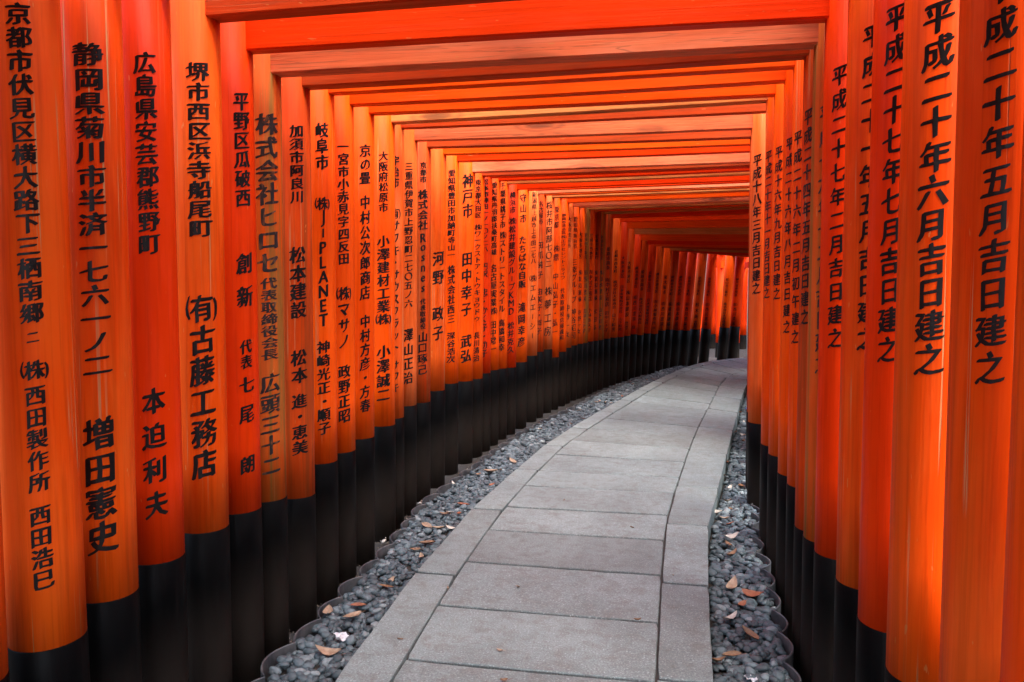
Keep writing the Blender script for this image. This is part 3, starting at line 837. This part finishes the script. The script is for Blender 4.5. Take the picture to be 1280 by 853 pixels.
def gravel(curve, off, side, y0, y1, label):
    s0, s1 = curve.s_at_y(y0), curve.s_at_y(y1)
    N = 90
    V, F = [], []
    for k in range(N + 1):
        s = s0 + (s1 - s0) * k / N
        a, b = curve.off(s, side * .004), curve.off(s, off(s))
        V += [(a[0], a[1], -.118), (b[0], b[1], -.118)]
        if k: F.append((2 * k - 2, 2 * k - 1, 2 * k + 1, 2 * k))
    bed = tag(link('gravel_bed', mesh('gravel_bed', V, F), M['soil']), label, kind='structure')
    stones = []
    s = s0
    while s < s1:
        dist = max(1.0, float(np.linalg.norm(curve.at(s))))
        grow = 1.0 if dist < 6.5 else (1.15 if dist < 9 else 1.35)
        wd = abs(off(s)) + .035
        n = int(wd * .02 * 1450 / grow ** 2)
        for _ in range(n):
            q = nrs.uniform(.018, wd - .012)
            c = curve.off(s + nrs.uniform(0, .02), side * q)
            a = nrs.uniform(.014, .031) * grow
            if nrs.rand() < .1: a *= 1.25
            sc = np.array([a, a * nrs.uniform(.66, .88), a * nrs.uniform(.42, .62)])
            z = -.1 + nrs.uniform(-.016, .006) + (nrs.rand() < .15) * .010
            stones.append((np.array([c[0], c[1], z]), sc, rot_matrix(nrs.uniform(0, 6.28), nrs.uniform(0, .55), nrs.uniform(0, 6.28)), nrs.uniform(0, 6)))
        s += .02
    # the largest in view as single stones, the rest as one mass
    from mathutils import Matrix, Euler
    def key(st):
        y = st[0][1]
        return (0 if y > 2.45 else 1, np.linalg.norm(st[0][:2]) - st[1][0] * 20 - st[0][2] * 30)
    stones.sort(key=key)
    for st in stones[:150]:
        o = bpy.data.objects.new('pebble', PEB[nrs.randint(len(PEB))])
        COL.objects.link(o); o.parent = bed
        o.location = st[0]
        o.rotation_euler = (nrs.uniform(-.4, .4), nrs.uniform(-.4, .4), nrs.uniform(0, 6.28))
        o.scale = (st[1][0],) * 3
    joined('gravel', stones[150:], bed, 'pebble')
    return bed
gravel(PATH_L, off_l, -1, 1.9, 13.6, 'strip of dark blue-grey pebbles between path and address posts')
gravel(PATH_R, off_r, 1, 1.9, 12.2, 'strip of dark blue-grey pebbles below the posts lettered with dates')

# crumbs of bark, soil and stone round the feet of the posts
crumbs = []
for curve, off, side, y1 in ((PATH_L, off_l, -1, 12.5), (PATH_R, off_r, 1, 8)):
    for _ in range(4200):
        s = curve.s_at_y(2.2) + (curve.s_at_y(y1) - curve.s_at_y(2.2)) * nrs.rand() ** 1.5
        c = curve.off(s, off(s) + side * nrs.uniform(.05, .38))
        a = nrs.uniform(.003, .009) * (1 + (nrs.rand() < .06) * 1.6)
        crumbs.append((np.array([c[0], c[1], -.316 + nrs.uniform(-.01, .018)]), np.array([a, a * .7, a * .45]), rot_matrix(nrs.uniform(0, 6.28), nrs.uniform(0, .6), nrs.uniform(0, 6.28)), nrs.uniform(0, 6)))
o = joined('soil_crumbs', crumbs, None, 'debris', (ICO1_V, ICO1_F))
tag(o, 'crumbs of bark and earth round the feet of the posts', 'debris')

# ---------------------------------------------------------------- fallen leaves and scraps
def leaf_mesh(L, Wd, curl, cup):
    n, m = 9, 4
    V, F = [], []
    for i in range(n + 1):
        u = i / n
        hw = Wd * (math.sin(math.pi * u ** .85) ** .8) * .5 + .0008
        for j in range(-m // 2, m // 2 + 1):
            v = j / (m / 2)
            V.append(((u - .5) * L, v * hw, curl * (u - .45) ** 2 * L * 2 + cup * abs(v) ** 1.5 * hw - .002 * (j == 0)))
    k = m + 1
    for i in range(n):
        for j in range(m):
            F.append((i * k + j, i * k + j + 1, (i + 1) * k + j + 1, (i + 1) * k + j))
    b = len(V)
    V += [(x, y, z - .0009) for x, y, z in V]
    F += [tuple(b + i for i in reversed(f_)) for f_ in F]
    # stalk
    V += [(-.5 * L, -.0012, 0), (-.5 * L, .0012, 0), (-.5 * L - .018, .003, .004), (-.5 * L - .018, .001, .004)]
    F.append((len(V) - 4, len(V) - 3, len(V) - 2, len(V) - 1))
    return mesh('leaf', V, F, True)
LEAF_WORDS = {'leaf_tan': 'dry tan', 'leaf_brown': 'dry brown', 'leaf_rust': 'rust-red', 'leaf_pale': 'bleached pale'}
def put_leaf(x, y, kind, L, rz, where='on dark pebbles', z=-.078):
    o = link('fallen_leaf', leaf_mesh(L, L * rng.uniform(.34, .46), rng.uniform(.1, .5), rng.uniform(.1, .6)), M[kind])
    o.location = (x, y, z)
    o.rotation_euler = (rng.uniform(-.25, .25), rng.uniform(-.2, .2), rz)
    tag(o, '%s fallen leaf lying %s' % (LEAF_WORDS[kind], where), 'leaf', 'fallen leaves %s' % where)
BED = {False: 'on pebbles beside the address posts', True: 'on pebbles beside the date posts'}
for x, y, kind, L in LEAVES:
    put_leaf(x, y, kind, L, rng.uniform(0, 6.28), BED[x > -.45])
for _ in range(34):
    if rng.random() < .6: cv, of, sd, a, b = PATH_L, off_l, -1, 4.5, 12
    else: cv, of, sd, a, b = PATH_R, off_r, 1, 4.5, 10.5
    s = cv.s_at_y(rng.uniform(a, b))
    c = cv.off(s, of(s) * rng.uniform(.25, .9))
    put_leaf(c[0], c[1], rng.choice(['leaf_tan', 'leaf_brown', 'leaf_rust', 'leaf_pale', 'leaf_brown']), rng.uniform(.045, .085), rng.uniform(0, 6.28), BED[sd > 0])
for x, y in PATH_BITS:
    put_leaf(x, y, rng.choice(['leaf_brown', 'leaf_tan']), rng.uniform(.02, .035), rng.uniform(0, 6.28), 'on the paving slabs', .005)

def scrap(x, y, z, L, Wd, mat, label, cat, name):
    n = 6
    V, F = [], []
    for i in range(n + 1):
        for j in range(4):
            V.append(((i / n - .5) * L, (j / 3 - .5) * Wd * (1 + .05 * math.sin(i * 1.1)), .006 * math.sin(i * 1.9 + j * 1.3) + .004 * math.cos(j * 2.4)))
    for i in range(n):
        for j in range(3): F.append((i * 4 + j, i * 4 + j + 1, (i + 1) * 4 + j + 1, (i + 1) * 4 + j))
    b = len(V); V += [(p[0], p[1], p[2] - .0015) for p in V]; F += [tuple(b + i for i in reversed(f_)) for f_ in F]
    o = link(name, mesh(name, V, F), M[mat]); o.location = (x, y, z); o.rotation_euler = (.1, -.08, rng.uniform(2.2, 2.8))
    tag(o, label, cat)
scrap(-1.33, 3.06, -.078, .075, .05, 'paper', 'crumpled white paper scrap on the pebbles beside the scalloped edging', 'paper scrap', 'paper_scrap')
scrap(.388, 3.02, -.078, .045, .03, 'paper', 'small white paper scrap on pebbles below the posts lettered with dates', 'paper scrap', 'paper_scrap')
scrap(1.10, 9.4, -.078, .07, .05, 'blue', 'small bright blue plastic scrap on the pebbles', 'plastic scrap', 'plastic_scrap')
